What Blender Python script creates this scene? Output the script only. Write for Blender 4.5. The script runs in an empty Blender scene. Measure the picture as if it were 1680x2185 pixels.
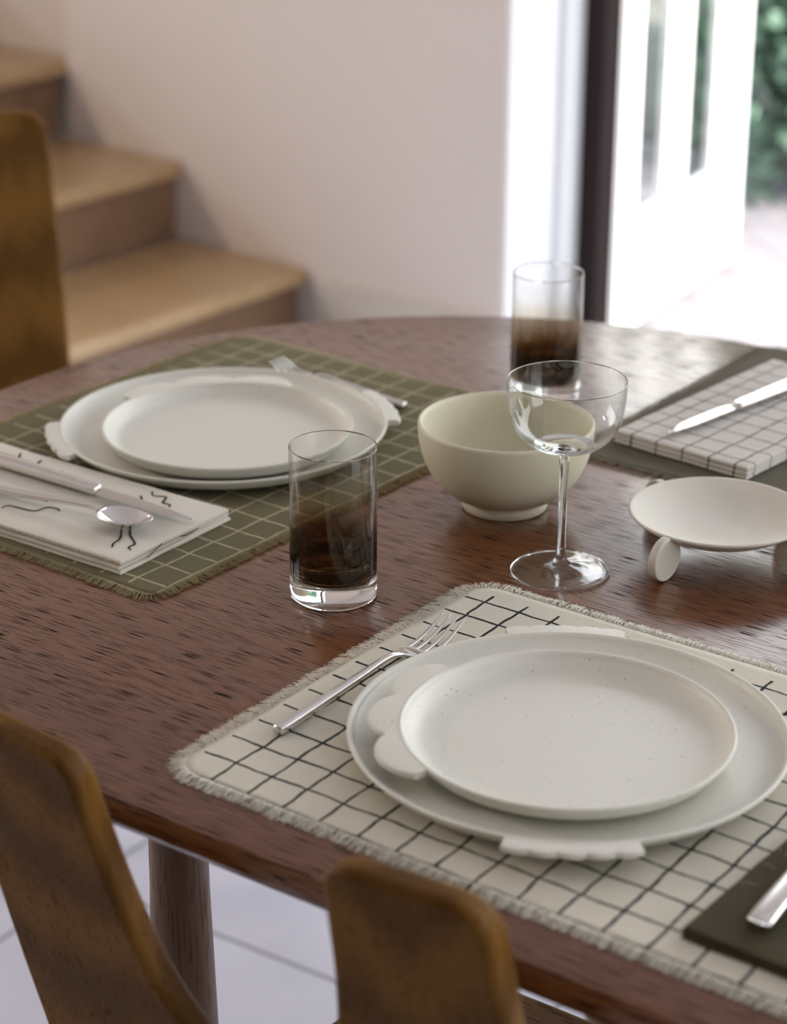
import bpy, bmesh, math, random
from mathutils import Vector, Matrix, noise
random.seed(7)
PI = math.pi
sc = bpy.context.scene
COL = sc.collection
T = 0.75                                    # height of the table top
R = math.radians

# ------------------------------------------------------------------ helpers
def link(o, parent=None):
    COL.objects.link(o)
    if parent is not None: o.parent = parent
    return o
def obj(name, bm, mats, parent=None, loc=(0, 0, 0), rotz=0.0, smooth=True, kind=None, label=None):
    me = bpy.data.meshes.new(name)
    if not isinstance(mats, (list, tuple)): mats = [mats]
    for m in mats: me.materials.append(m)
    bmesh.ops.recalc_face_normals(bm, faces=bm.faces)
    bm.to_mesh(me); bm.free()
    if smooth:
        for p in me.polygons: p.use_smooth = True
    o = bpy.data.objects.new(name, me)
    o.location = loc; o.rotation_euler = (0, 0, rotz)
    if kind: o['kind'] = kind
    if label: o['label'] = label
    return link(o, parent)
def smooth_angle(o, deg=35):
    me = o.data
    import numpy as np
    bm = bmesh.new(); bm.from_mesh(me)
    a = math.radians(deg)
    for e in bm.edges:
        if len(e.link_faces) == 2 and e.calc_face_angle(0) > a: e.smooth = False
        else: e.smooth = True
    bm.to_mesh(me); bm.free()
def thing(name, label, cat, loc=(0, 0, 0), rotz=0.0, group=None):
    o = bpy.data.objects.new(name, None)
    o.empty_display_size = 0.05
    o.location = loc; o.rotation_euler = (0, 0, rotz)
    return tag(link(o), label, cat, group)
def tag(o, label, cat, group=None):
    o['label'] = label; o['category'] = cat
    if group: o['group'] = group
    return o
def struct(name, bm, mats, parent=None, smooth=False, **k):
    return obj(name, bm, mats, parent, smooth=smooth, kind='structure', **k)

def add_box(bm, x0, x1, y0, y1, z0, z1, mi=0):
    v = [bm.verts.new(p) for p in ((x0,y0,z0),(x1,y0,z0),(x1,y1,z0),(x0,y1,z0),(x0,y0,z1),(x1,y0,z1),(x1,y1,z1),(x0,y1,z1))]
    for f in ((3,2,1,0),(4,5,6,7),(0,1,5,4),(1,2,6,5),(2,3,7,6),(3,0,4,7)):
        bm.faces.new([v[i] for i in f]).material_index = mi
def lathe(bm, prof, seg=96, closed=True, rfun=None, mi=0):
    """prof: list of (r,z); closed=True joins last to first; r==0 points collapse to one vertex"""
    rings = []
    for (r, z) in prof:
        if r < 1e-7: rings.append([bm.verts.new((0, 0, z))])
        else:
            rings.append([bm.verts.new((r*math.cos(2*PI*i/seg), r*math.sin(2*PI*i/seg), z)) for i in range(seg)])
    n = len(rings)
    for k in range(n if closed else n-1):
        a, b = rings[k], rings[(k+1) % n]
        if len(a) == 1 and len(b) == 1: continue
        for i in range(seg):
            j = (i+1) % seg
            if len(a) == 1: f = bm.faces.new((a[0], b[i], b[j]))
            elif len(b) == 1: f = bm.faces.new((a[i], b[0], a[j]))
            else: f = bm.faces.new((a[i], b[i], b[j], a[j]))
            f.material_index = mi
def smooth_curve(pts, n=8):
    """Catmull-Rom through pts"""
    out = []
    P = [pts[0]] + list(pts) + [pts[-1]]
    for i in range(1, len(P)-2):
        p0, p1, p2, p3 = P[i-1], P[i], P[i+1], P[i+2]
        for k in range(n):
            t = k/n
            out.append(tuple(0.5*((2*b) + (-a+c)*t + (2*a-5*b+4*c-d)*t*t + (-a+3*b-3*c+d)*t**3) for a, b, c, d in zip(p0, p1, p2, p3)))
    out.append(tuple(pts[-1]))
    return out
def sweep(bm, st, seg=16, power=2.0):
    """st: list of (x, y, z, half_width_y, half_thick_z) along x; superellipse sections, closed ends"""
    rings = []
    for i, (x, y, z, w, t) in enumerate(st):
        a = st[max(0, i-1)]; b = st[min(len(st)-1, i+1)]
        d = Vector((b[0]-a[0], b[1]-a[1], b[2]-a[2])).normalized()
        s = Vector((0, 0, 1)).cross(d).normalized(); u = d.cross(s)
        ring = []
        for k in range(seg):
            th = 2*PI*k/seg
            c, q = math.cos(th), math.sin(th)
            cc = math.copysign(abs(c)**(2/power), c); qq = math.copysign(abs(q)**(2/power), q)
            ring.append(bm.verts.new(Vector((x, y, z)) + s*w*cc + u*t*qq))
        rings.append(ring)
    for a, b in zip(rings, rings[1:]):
        for k in range(seg):
            j = (k+1) % seg
            bm.faces.new((a[k], a[j], b[j], b[k]))
    bm.faces.new(list(reversed(rings[0]))); bm.faces.new(rings[-1])
def prism(bm, outline, z0, z1, mi=0):
    """extrude an x-y outline from z0 to z1"""
    a = [bm.verts.new((p[0], p[1], z0)) for p in outline]; b = [bm.verts.new((p[0], p[1], z1)) for p in outline]
    n = len(a)
    bm.faces.new(list(reversed(a))).material_index = mi; bm.faces.new(b).material_index = mi
    for i in range(n):
        bm.faces.new((a[i], a[(i+1) % n], b[(i+1) % n], b[i])).material_index = mi
def bevel(o, w, seg=3, ang=35):
    m = o.modifiers.new('bevel', 'BEVEL'); m.width = w; m.segments = seg; m.limit_method = 'ANGLE'; m.angle_limit = R(ang)
    m.harden_normals = False
    return o
def round_poly(pts, rad, n=6):
    """round the corners of a polygon; rad is one radius or a list"""
    out = []; N = len(pts)
    for i, p in enumerate(pts):
        r = rad[i] if isinstance(rad, (list, tuple)) else rad
        p = Vector(p); a = Vector(pts[i-1]) - p; b = Vector(pts[(i+1) % N]) - p
        if r < 1e-6: out.append(tuple(p)); continue
        la, lb = a.length, b.length; a.normalize(); b.normalize()
        half = a.angle(b)/2
        d = min(r/math.tan(half), la*.49, lb*.49)
        p0, p1 = p + a*d, p + b*d
        for k in range(n+1):
            t = k/n
            out.append(tuple((1-t)**2*p0 + 2*t*(1-t)*p + t*t*p1))
    return out

# ------------------------------------------------------------------ node materials
def mat(name):
    m = bpy.data.materials.new(name); m.use_nodes = True
    nt = m.node_tree
    return m, nt, nt.nodes['Principled BSDF']
def N(nt, typ, **kw):
    n = nt.nodes.new(typ)
    for k, v in kw.items():
        if k.startswith('i_'): n.inputs[k[2:].replace('_', ' ')].default_value = v
        else: setattr(n, k, v)
    return n
def L(nt, a, b): nt.links.new(a, b)
def math_n(nt, op, a, b=None, c=None, clamp=False):
    n = nt.nodes.new('ShaderNodeMath'); n.operation = op; n.use_clamp = clamp
    for i, v in enumerate((a, b, c)):
        if v is None: continue
        if isinstance(v, (int, float)): n.inputs[i].default_value = v
        else: nt.links.new(v, n.inputs[i])
    return n.outputs[0]
def ramp(nt, fac, stops, interp='LINEAR'):
    n = nt.nodes.new('ShaderNodeValToRGB'); cr = n.color_ramp; cr.interpolation = interp
    while len(cr.elements) < len(stops): cr.elements.new(0.5)
    for e, (p, c) in zip(cr.elements, stops):
        e.position = p; e.color = (c[0], c[1], c[2], 1) if isinstance(c, (tuple, list)) else (c, c, c, 1)
    nt.links.new(fac, n.inputs[0])
    return n.outputs[0]
def mix(nt, fac, a, b):
    n = nt.nodes.new('ShaderNodeMix'); n.data_type = 'RGBA'
    for s, v in ((n.inputs[0], fac), (n.inputs[6], a), (n.inputs[7], b)):
        if isinstance(v, (int, float)): s.default_value = v
        elif isinstance(v, (tuple, list)): s.default_value = (v[0], v[1], v[2], 1)
        else: nt.links.new(v, s)
    return n.outputs[2]
def obj_coord(nt, scale=(1, 1, 1), loc=(0, 0, 0), rot=(0, 0, 0)):
    tc = N(nt, 'ShaderNodeTexCoord'); mp = N(nt, 'ShaderNodeMapping')
    mp.inputs['Scale'].default_value = scale; mp.inputs['Location'].default_value = loc; mp.inputs['Rotation'].default_value = rot
    L(nt, tc.outputs['Object'], mp.inputs['Vector'])
    return mp.outputs[0]
def noise_t(nt, vec, scale, detail=2, rough=0.5, dist=0.0):
    n = N(nt, 'ShaderNodeTexNoise'); n.inputs['Scale'].default_value = scale; n.inputs['Detail'].default_value = detail
    n.inputs['Roughness'].default_value = rough; n.inputs['Distortion'].default_value = dist
    L(nt, vec, n.inputs['Vector'])
    return n.outputs[0]
def bump(nt, bsdf, h, strength=0.3, dist=0.001):
    b = N(nt, 'ShaderNodeBump'); b.inputs['Strength'].default_value = strength; b.inputs['Distance'].default_value = dist
    L(nt, h, b.inputs['Height']); L(nt, b.outputs[0], bsdf.inputs['Normal'])

def simple(name, col, rough=0.5, metal=0.0, nscale=40, namt=0.06, bumpd=0.0, spec=0.5):
    m, nt, b = mat(name)
    v = obj_coord(nt)
    n = noise_t(nt, v, nscale, 4)
    c = mix(nt, n, [x*(1-namt) for x in col], [min(1, x*(1+namt)) for x in col])
    L(nt, c, b.inputs['Base Color']); b.inputs['Roughness'].default_value = rough; b.inputs['Metallic'].default_value = metal
    b.inputs['Specular IOR Level'].default_value = spec
    if bumpd: bump(nt, b, n, 0.5, bumpd)
    return m

def wood(name, dark, light, pore, grain=(6, 160), pores=(26, 620), rough=0.4, pore_thr=0.60, swap=False, coat=0.0, pore_amt=1.0, figure=0.0, bmp=0.3, spec=0.5):
    """grain runs along local X (or Z if swap)"""
    m, nt, b = mat(name)
    def sv(a, c): return (c, c, a) if swap else (a, c, c)
    tone = noise_t(nt, obj_coord(nt, sv(grain[0]*.3, grain[1]*.08)), 1.0, 4, 0.6, 0.3)
    fine = noise_t(nt, obj_coord(nt, sv(grain[0], grain[1])), 1.0, 3, 0.6, 0.2)
    f = math_n(nt, 'ADD', math_n(nt, 'MULTIPLY', tone, 0.6), math_n(nt, 'MULTIPLY', fine, 0.4))
    if figure:
        w = N(nt, 'ShaderNodeTexWave', wave_type='RINGS'); w.inputs['Scale'].default_value = figure; w.inputs['Distortion'].default_value = 6; w.inputs['Detail'].default_value = 3
        w.inputs['Detail Scale'].default_value = 1.2
        L(nt, obj_coord(nt, sv(0.8, 5)), w.inputs['Vector'])
        f = math_n(nt, 'ADD', math_n(nt, 'MULTIPLY', f, 0.65), math_n(nt, 'MULTIPLY', w.outputs[1], 0.35))
    c = mix(nt, ramp(nt, f, [(0.33, 0.0), (0.67, 1.0)]), dark, light)
    p = noise_t(nt, obj_coord(nt, sv(pores[0], pores[1])), 1.0, 0.6, 0.5, 0.0)
    dens = noise_t(nt, obj_coord(nt, sv(3, 22), (3, 1, 2)), 1.0, 2, 0.5)
    thr = math_n(nt, 'SUBTRACT', pore_thr + 0.075, math_n(nt, 'MULTIPLY', dens, 0.13))
    pm = math_n(nt, 'MULTIPLY', math_n(nt, 'SUBTRACT', p, thr), 34.0, clamp=True)
    pm = math_n(nt, 'MULTIPLY', pm, pore_amt)
    c = mix(nt, pm, c, pore)
    L(nt, c, b.inputs['Base Color'])
    b.inputs['Roughness'].default_value = rough
    L(nt, math_n(nt, 'ADD', math_n(nt, 'MULTIPLY', pm, 0.4), math_n(nt, 'ADD', math_n(nt, 'MULTIPLY', fine, 0.12), rough - 0.06)), b.inputs['Roughness'])
    h = math_n(nt, 'SUBTRACT', math_n(nt, 'MULTIPLY', fine, 0.15), pm)
    b.inputs['Coat Weight'].default_value = coat; b.inputs['Coat Roughness'].default_value = 0.2; L(nt, math_n(nt, 'MULTIPLY', math_n(nt, 'SUBTRACT', 1.0, pm), coat), b.inputs['Coat Weight']); L(nt, math_n(nt, 'MULTIPLY', math_n(nt, 'SUBTRACT', 1.0, math_n(nt, 'MULTIPLY', pm, 0.8)), spec), b.inputs['Specular IOR Level'])
    bump(nt, b, h, bmp, 0.0003)
    return m

def ceramic(name, base, rough=0.5, speck=(0.20, 0.12, 0.05), amount=1.0):
    m, nt, b = mat(name)
    v = obj_coord(nt)
    def specks(scale, rad, keep):
        vo = N(nt, 'ShaderNodeTexVoronoi', feature='F1'); vo.inputs['Scale'].default_value = scale
        L(nt, v, vo.inputs['Vector'])
        sep = N(nt, 'ShaderNodeSeparateColor'); L(nt, vo.outputs['Color'], sep.inputs[0])
        on = math_n(nt, 'GREATER_THAN', sep.outputs[0], keep)
        sz = math_n(nt, 'MULTIPLY', sep.outputs[1], rad)
        d = math_n(nt, 'SUBTRACT', sz, vo.outputs['Distance'])
        return math_n(nt, 'MULTIPLY', math_n(nt, 'MULTIPLY', d, 18.0, clamp=True), on)
    s = math_n(nt, 'MAXIMUM', specks(300, 0.25, 0.84), math_n(nt, 'MULTIPLY', specks(700, 0.32, 0.76), 0.55))
    s = math_n(nt, 'MULTIPLY', s, 0.75*amount)
    soft = noise_t(nt, v, 14, 3)
    c0 = mix(nt, soft, [x*0.97 for x in base], base)
    L(nt, mix(nt, s, c0, speck), b.inputs['Base Color'])
    b.inputs['Roughness'].default_value = rough; b.inputs['Specular IOR Level'].default_value = 0.45
    bump(nt, b, noise_t(nt, v, 700, 2), 0.12, 0.0003)
    return m

def cloth(name, base, line=None, grid=None, weave=1500, box=None, lw=0.0012, rough=0.9, shear=0.0, wob=0.0016, line_amt=0.98):
    """grid=(x0,sx,y0,sy): line positions in the mat's own metres; box=(xa,xb,ya,yb) limits where lines are drawn"""
    m, nt, b = mat(name)
    tc = N(nt, 'ShaderNodeTexCoord'); v = tc.outputs['Object']
    sepc = N(nt, 'ShaderNodeSeparateXYZ'); L(nt, v, sepc.inputs[0])
    x, y = sepc.outputs[0], sepc.outputs[1]
    w1 = noise_t(nt, v, weave*0.6, 1, 0.5)
    wx = math_n(nt, 'SINE', math_n(nt, 'MULTIPLY', x, weave*2.2)); wy = math_n(nt, 'SINE', math_n(nt, 'MULTIPLY', y, weave*2.2))
    wv = math_n(nt, 'MULTIPLY', wx, wy)
    soft = noise_t(nt, v, 25, 4)
    f = math_n(nt, 'ADD', math_n(nt, 'MULTIPLY', w1, 0.5), math_n(nt, 'MULTIPLY', soft, 0.5))
    c = mix(nt, f, [q*0.86 for q in base], [min(1, q*1.08) for q in base])
    if grid:
        x0, sx, y0, sy = grid
        def wobble(loc, sc_, amp):
            mp = N(nt, 'ShaderNodeMapping'); mp.inputs['Location'].default_value = loc
            L(nt, v, mp.inputs['Vector'])
            n = noise_t(nt, mp.outputs[0], sc_, 2, 0.6)
            return math_n(nt, 'MULTIPLY', math_n(nt, 'SUBTRACT', n, 0.5), amp)
        xs = math_n(nt, 'ADD', math_n(nt, 'ADD', x, wobble((3, 0, 0), 28, wob*3.4)), math_n(nt, 'MULTIPLY', y, shear))
        ys = math_n(nt, 'ADD', y, wobble((0, 5, 0), 28, wob*3.4))
        wid = math_n(nt, 'ADD', lw*0.35, math_n(nt, 'MULTIPLY', noise_t(nt, v, 90, 2), lw*0.75))
        def ln(c_, o_, s_):
            t = math_n(nt, 'DIVIDE', math_n(nt, 'SUBTRACT', c_, o_), s_)
            d = math_n(nt, 'MULTIPLY', math_n(nt, 'ABSOLUTE', math_n(nt, 'SUBTRACT', math_n(nt, 'FRACT', math_n(nt, 'ADD', t, 0.5)), 0.5)), s_)
            return math_n(nt, 'MULTIPLY', math_n(nt, 'SUBTRACT', wid, d), 5000.0, clamp=True)
        lx, ly = ln(xs, x0, sx), ln(ys, y0, sy)
        if box:
            def inside(a_, lo, hi): return math_n(nt, 'MULTIPLY', math_n(nt, 'GREATER_THAN', a_, lo), math_n(nt, 'LESS_THAN', a_, hi))
            lx = math_n(nt, 'MULTIPLY', lx, inside(y, box[2], box[3])); lx = math_n(nt, 'MULTIPLY', lx, inside(x, x0-sx*.4, box[1]))
            ly = math_n(nt, 'MULTIPLY', ly, inside(x, box[0], box[1])); ly = math_n(nt, 'MULTIPLY', ly, inside(y, y0-sy*.4, box[3]))
        lm = math_n(nt, 'MULTIPLY', math_n(nt, 'MAXIMUM', lx, ly), line_amt)
        c = mix(nt, lm, c, line)
    L(nt, c, b.inputs['Base Color'])
    b.inputs['Roughness'].default_value = rough; b.inputs['Specular IOR Level'].default_value = 0.2
    b.inputs['Sheen Weight'].default_value = 0.0; b.inputs['Sheen Roughness'].default_value = 0.5
    bump(nt, b, math_n(nt, 'ADD', wv, w1), 0.35, 0.00025)
    return m

def glass(name, tint=None, z0=0, z1=1, stops=None, rough=0.0, ior=1.5):
    m, nt, b = mat(name)
    b.inputs['Transmission Weight'].default_value = 1.0; b.inputs['Roughness'].default_value = rough; b.inputs['IOR'].default_value = ior
    v = obj_coord(nt)
    if stops:
        s = N(nt, 'ShaderNodeSeparateXYZ'); L(nt, v, s.inputs[0])
        f = math_n(nt, 'DIVIDE', math_n(nt, 'SUBTRACT', s.outputs[2], z0), z1 - z0)
        f = math_n(nt, 'ADD', f, math_n(nt, 'MULTIPLY', math_n(nt, 'SUBTRACT', noise_t(nt, v, 12, 2), 0.5), 0.06))
        L(nt, ramp(nt, f, stops), b.inputs['Base Color'])
    else:
        n = noise_t(nt, v, 20, 1)
        L(nt, mix(nt, n, [q*0.995 for q in tint], tint), b.inputs['Base Color'])
    return m
def thin_glass(name, tint=None, z0=0, z1=1, stops=None):
    m = bpy.data.materials.new(name); m.use_nodes = True; nt = m.node_tree
    for n in list(nt.nodes):
        if n.type == 'BSDF_PRINCIPLED': nt.nodes.remove(n)
    out_ = [n for n in nt.nodes if n.type == 'OUTPUT_MATERIAL'][0]
    tr = N(nt, 'ShaderNodeBsdfTransparent'); gl = N(nt, 'ShaderNodeBsdfGlossy'); gl.inputs['Roughness'].default_value = 0.0
    ge = N(nt, 'ShaderNodeNewGeometry')
    ior = math_n(nt, 'ADD', 1.5, math_n(nt, 'MULTIPLY', ge.outputs['Backfacing'], 1/1.5 - 1.5))
    fr = N(nt, 'ShaderNodeFresnel'); L(nt, ior, fr.inputs['IOR'])
    mx = N(nt, 'ShaderNodeMixShader'); L(nt, fr.outputs[0], mx.inputs[0]); L(nt, tr.outputs[0], mx.inputs[1]); L(nt, gl.outputs[0], mx.inputs[2]); L(nt, mx.outputs[0], out_.inputs[0])
    v = obj_coord(nt)
    if stops:
        s_ = N(nt, 'ShaderNodeSeparateXYZ'); L(nt, v, s_.inputs[0])
        f = math_n(nt, 'DIVIDE', math_n(nt, 'SUBTRACT', s_.outputs[2], z0), z1 - z0)
        L(nt, ramp(nt, f, stops), tr.inputs[0])
    else:
        L(nt, mix(nt, noise_t(nt, v, 20, 1), [q*0.995 for q in tint], tint), tr.inputs[0])
    return m
def metal(name, col=(0.80, 0.78, 0.75), rough=0.16):
    m, nt, b = mat(name)
    v = obj_coord(nt)
    n = noise_t(nt, v, 30, 5)
    L(nt, mix(nt, n, [c*0.96 for c in col], col), b.inputs['Base Color'])
    b.inputs['Metallic'].default_value = 1.0
    L(nt, math_n(nt, 'ADD', rough-0.03, math_n(nt, 'MULTIPLY', n, 0.06)), b.inputs['Roughness'])
    return m

M = {}
M['table'] = wood('dark_stained_oak', (0.115, 0.039, 0.013), (0.190, 0.069, 0.024), (0.010, 0.004, 0.002), grain=(5, 120), pores=(36, 980), rough=0.28, pore_thr=0.603, bmp=0.10, coat=0.6)
M['table_edge'] = M['table']
M['leg'] = wood('brown_oak_leg', (0.10, 0.050, 0.026), (0.17, 0.09, 0.048), (0.05, 0.02, 0.01), grain=(4, 90), pores=(26, 500), rough=0.45, swap=True, pore_amt=0.4)
M['chair'] = wood('golden_oak', (0.090, 0.038, 0.004), (0.165, 0.076, 0.011), (0.06, 0.022, 0.003), grain=(4, 60), pores=(22, 420), rough=0.5, swap=True, pore_amt=0.35, figure=2.2, spec=0.12, bmp=0.1)
M['seat'] = wood('golden_oak_seat', (0.16, 0.075, 0.024), (0.24, 0.125, 0.042), (0.10, 0.035, 0.008), grain=(5, 70), pores=(22, 380), rough=0.4, pore_amt=0.6)
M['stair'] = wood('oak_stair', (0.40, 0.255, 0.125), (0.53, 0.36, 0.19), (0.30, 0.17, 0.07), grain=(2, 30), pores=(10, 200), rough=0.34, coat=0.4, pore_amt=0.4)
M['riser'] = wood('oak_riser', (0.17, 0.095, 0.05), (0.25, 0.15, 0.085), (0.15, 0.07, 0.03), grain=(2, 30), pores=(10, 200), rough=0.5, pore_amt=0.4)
M['cream'] = ceramic('cream_speckled_stoneware', (0.75, 0.735, 0.64), 0.42)
M['bowlc'] = ceramic('pale_green_cream_stoneware', (0.68, 0.64, 0.47), 0.5, amount=0.6)
M['dishc'] = ceramic('matt_cream_clay', (0.70, 0.66, 0.56), 0.6, amount=0.3)
M['wall'] = simple('warm_white_plaster', (0.79, 0.725, 0.675), 0.85, nscale=3, namt=0.02, bumpd=0.0005)
M['white'] = simple('white_gloss_paint', (0.88, 0.88, 0.88), 0.35, nscale=5, namt=0.01)
M['ceil'] = simple('white_ceiling_paint', (0.80, 0.79, 0.77), 0.9, nscale=3, namt=0.02)
M['post'] = simple('dark_brown_frame_paint', (0.018, 0.008, 0.007), 0.6, nscale=8, namt=0.1, spec=0.25)
M['metal'] = metal('polished_steel')
M['glass'] = glass('clear_glass', (0.985, 0.99, 0.985))
M['pane'] = glass('window_pane_glass', (0.97, 0.985, 0.98), ior=1.45)
SMOKE = [(0.0, (0.985, 0.985, 0.98)), (0.135, (0.98, 0.98, 0.97)), (0.165, (0.03, 0.013, 0.004)), (0.235, (0.09, 0.05, 0.018)), (0.35, (0.45, 0.33, 0.20)), (0.50, (0.86, 0.80, 0.70)), (0.68, (0.96, 0.945, 0.92)), (0.85, (0.99, 0.99, 0.985))]
M['smoke'] = glass('smoked_gradient_glass', z0=0.0, z1=0.122, stops=SMOKE)
M['smoke_thin'] = thin_glass('smoked_gradient_thin_wall', z0=0.0, z1=0.122, stops=SMOKE)
M['glass_thin'] = thin_glass('clear_thin_wall', (0.985, 0.99, 0.985))

def thread(name, col):
    m, nt, b = mat(name)
    n = noise_t(nt, obj_coord(nt), 300, 2)
    c = mix(nt, n, [q*0.88 for q in col], col)
    L(nt, c, b.inputs['Base Color']); b.inputs['Roughness'].default_value = 0.9; b.inputs['Specular IOR Level'].default_value = 0.15
    tl = N(nt, 'ShaderNodeBsdfTranslucent'); L(nt, c, tl.inputs[0])
    mx = N(nt, 'ShaderNodeMixShader'); mx.inputs[0].default_value = 0.08
    o_ = [q for q in nt.nodes if q.type == 'OUTPUT_MATERIAL'][0]
    L(nt, b.outputs[0], mx.inputs[1]); L(nt, tl.outputs[0], mx.inputs[2]); L(nt, mx.outputs[0], o_.inputs[0])
    return m
# ------------------------------------------------------------------ frames of reference
TROT = math.atan2(-0.579, 0.815)            # the table's long direction
def T2W(u, n, z=0.0):                       # table frame to world
    return (0.815*u + 0.579*n, -0.579*u + 0.815*n, z)
WROT = math.atan2(-0.626, 0.78)             # the room's long direction
def W2(e, n, z=0.0): return (0.78*e + 0.626*n, -0.626*e + 0.78*n, z)

# ------------------------------------------------------------------ the room
NW = 3.315                                  # back wall plane in the room frame
EO = -2.405                                 # left jamb of the opening
def room_obj(name, boxes, m, **k):
    bm = bmesh.new()
    for b in boxes: add_box(bm, *b)
    return struct(name, bm, m, rotz=WROT, **k)
# tiled floor
def floor_mat():
    m, nt, b = mat('pale_stone_tiles')
    tc = N(nt, 'ShaderNodeTexCoord'); mp = N(nt, 'ShaderNodeMapping'); mp.inputs['Rotation'].default_value = (0, 0, R(-5.35)) 
    L(nt, tc.outputs['Object'], mp.inputs['Vector'])
    s = N(nt, 'ShaderNodeSeparateXYZ'); L(nt, mp.outputs[0], s.inputs[0])
    def ln(c_, o_, p_):
        t = math_n(nt, 'DIVIDE', math_n(nt, 'SUBTRACT', c_, o_), p_)
        d = math_n(nt, 'MULTIPLY', math_n(nt, 'ABSOLUTE', math_n(nt, 'SUBTRACT', math_n(nt, 'FRACT', math_n(nt, 'ADD', t, 0.5)), 0.5)), p_)
        return math_n(nt, 'MULTIPLY', math_n(nt, 'SUBTRACT', 0.0035, d), 800.0, clamp=True)
    g = math_n(nt, 'MAXIMUM', ln(s.outputs[1], 1.754, 0.60), ln(s.outputs[0], -1.0, 0.60))
    n = noise_t(nt, tc.outputs['Object'], 5, 5, 0.6)
    c = mix(nt, ramp(nt, n, [(0.3, 0.0), (0.7, 1.0)]), (0.50, 0.50, 0.58), (0.60, 0.60, 0.68))
    c = mix(nt, g, c, (0.20, 0.19, 0.22))
    L(nt, c, b.inputs['Base Color']); b.inputs['Roughness'].default_value = 0.4
    bump(nt, b, math_n(nt, 'SUBTRACT', n, g), 0.3, 0.001)
    return m
M['floor'] = floor_mat()
bm = bmesh.new(); add_box(bm, -6.2, 4.2, -2.6, NW + 0.02, -0.05, 0.0)
fl = struct('floor', bm, M['floor'], rotz=WROT)
bm = bmesh.new(); add_box(bm, -6.2, 4.2, -2.6, NW + 0.3, 2.6, 2.7)
struct('ceiling', bm, M['ceil'], rotz=WROT)
WT = 0.26
room_obj('wall_back', [(-3.5655, EO, NW, NW+WT, 0, 2.6), (-6.2, -3.5655, NW+0.035, NW+WT, 0, 2.6), (EO, 3.2, NW, NW+WT, 2.3, 2.6)], M['wall'])
room_obj('wall_left', [(-6.3, -6.2, -2.6, -1.4, 0, 2.6), (-6.3, -6.2, 2.0, NW+WT, 0, 2.6), (-6.3, -6.2, -1.4, 2.0, 0, 0.8), (-6.3, -6.2, -1.4, 2.0, 2.3, 2.6)], M['wall'])  # unseen opening added to bring in fill daylight from the left
room_obj('wall_front', [(-6.2, 4.2, -2.7, -2.6, 0, 2.6)], simple('darkened_plaster', (0.30, 0.27, 0.24), 0.9, nscale=3, namt=0.03))  # unseen wall, coloured dark to lower the fill from behind the camera
room_obj('wall_right', [(4.2, 4.3, -2.6, 0.9, 0, 2.6), (4.2, 4.3, 3.2, NW+WT, 0, 2.6), (4.2, 4.3, 0.9, 3.2, 2.45, 2.6), (3.2, 4.2, NW, NW+WT, 0, 2.6)], M['wall'])
room_obj('baseboard_back', [(-2.86, EO-0.002, NW-0.014, NW, 0, 0.15)], simple('skirting_paint', (0.70, 0.66, 0.60), 0.5, nscale=4, namt=0.02))
# white painted reveal of the opening with a rebate, then the dark frame post
room_obj('trim_1', [(EO, EO+0.012, NW+0.0, NW+WT, 0, 2.3), (EO+0.012, EO+0.03, NW+0.15, NW+WT, 0, 2.3)], M['white'])
room_obj('trim_2', [(EO+0.03, EO+0.078, NW+0.205, NW+0.26, 0, 2.3)], M['post'])
room_obj('trim_3', [(EO+0.04, 3.2, NW+0.19, NW+0.26, 2.24, 2.3)], M['post'])

# open glazed door leaf, hinged at the post and swung outwards
P1 = Vector((0.44, 4.40)); P2 = Vector((0.773, 5.01))
dl = (P2-P1); LEAF = dl.length; droot = bpy.data.objects.new('door_1', None); link(droot)
droot.location = (P1.x, P1.y, 0.0); droot.rotation_euler = (0, 0, math.atan2(dl.y, dl.x)); droot['kind'] = 'structure'
droot['label'] = 'white glazed garden door standing open outwards beyond the dark post'
def dpart(name, boxes, m, bev=0.003):
    bm = bmesh.new()
    for b in boxes: add_box(bm, *b)
    o = obj(name, bm, m, droot, smooth=False)
    if bev: bevel(o, bev, 2)
    return o
HD = 2.25
dpart('door_stile', [(0, 0.076, -0.012, 0.012, 0.02, HD)], M['white'])
dpart('door_stile', [(0.50, LEAF, -0.012, 0.012, 0.02, HD)], M['white'])
dpart('door_mullion', [(0.225, 0.345, -0.011, 0.011, 0.25, HD-0.1)], M['white'])
dpart('bottom_panel', [(0.076, 0.50, -0.012, 0.012, 0.02, 0.255)], M['white'])
dpart('top_rail', [(0.076, 0.50, -0.012, 0.012, HD-0.1, HD)], M['white'])
dpart('door_pane', [(0.076, 0.225, -0.009, -0.005, 0.255, HD-0.1)], M['pane'], 0)
dpart('door_pane', [(0.345, 0.50, -0.009, -0.005, 0.255, HD-0.1)], M['pane'], 0)

# staircase climbing along the back wall
S = thing('staircase', 'oak staircase climbing to the left along the back wall', 'stairs', (0, 0, 0), WROT)
RISE, GO, SX = 0.165, 0.341, -2.884
SW = 1.0
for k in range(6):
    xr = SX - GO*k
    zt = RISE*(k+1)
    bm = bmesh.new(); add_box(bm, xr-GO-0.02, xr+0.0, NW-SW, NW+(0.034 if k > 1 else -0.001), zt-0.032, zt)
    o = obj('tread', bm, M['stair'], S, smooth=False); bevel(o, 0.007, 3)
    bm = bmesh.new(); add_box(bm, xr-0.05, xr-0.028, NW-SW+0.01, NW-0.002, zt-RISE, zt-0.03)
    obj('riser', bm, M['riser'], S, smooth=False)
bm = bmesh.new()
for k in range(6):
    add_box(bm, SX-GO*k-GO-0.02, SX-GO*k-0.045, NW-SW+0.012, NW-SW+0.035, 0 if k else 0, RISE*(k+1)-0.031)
obj('side_panel', bm, M['riser'], S, smooth=False)

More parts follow.
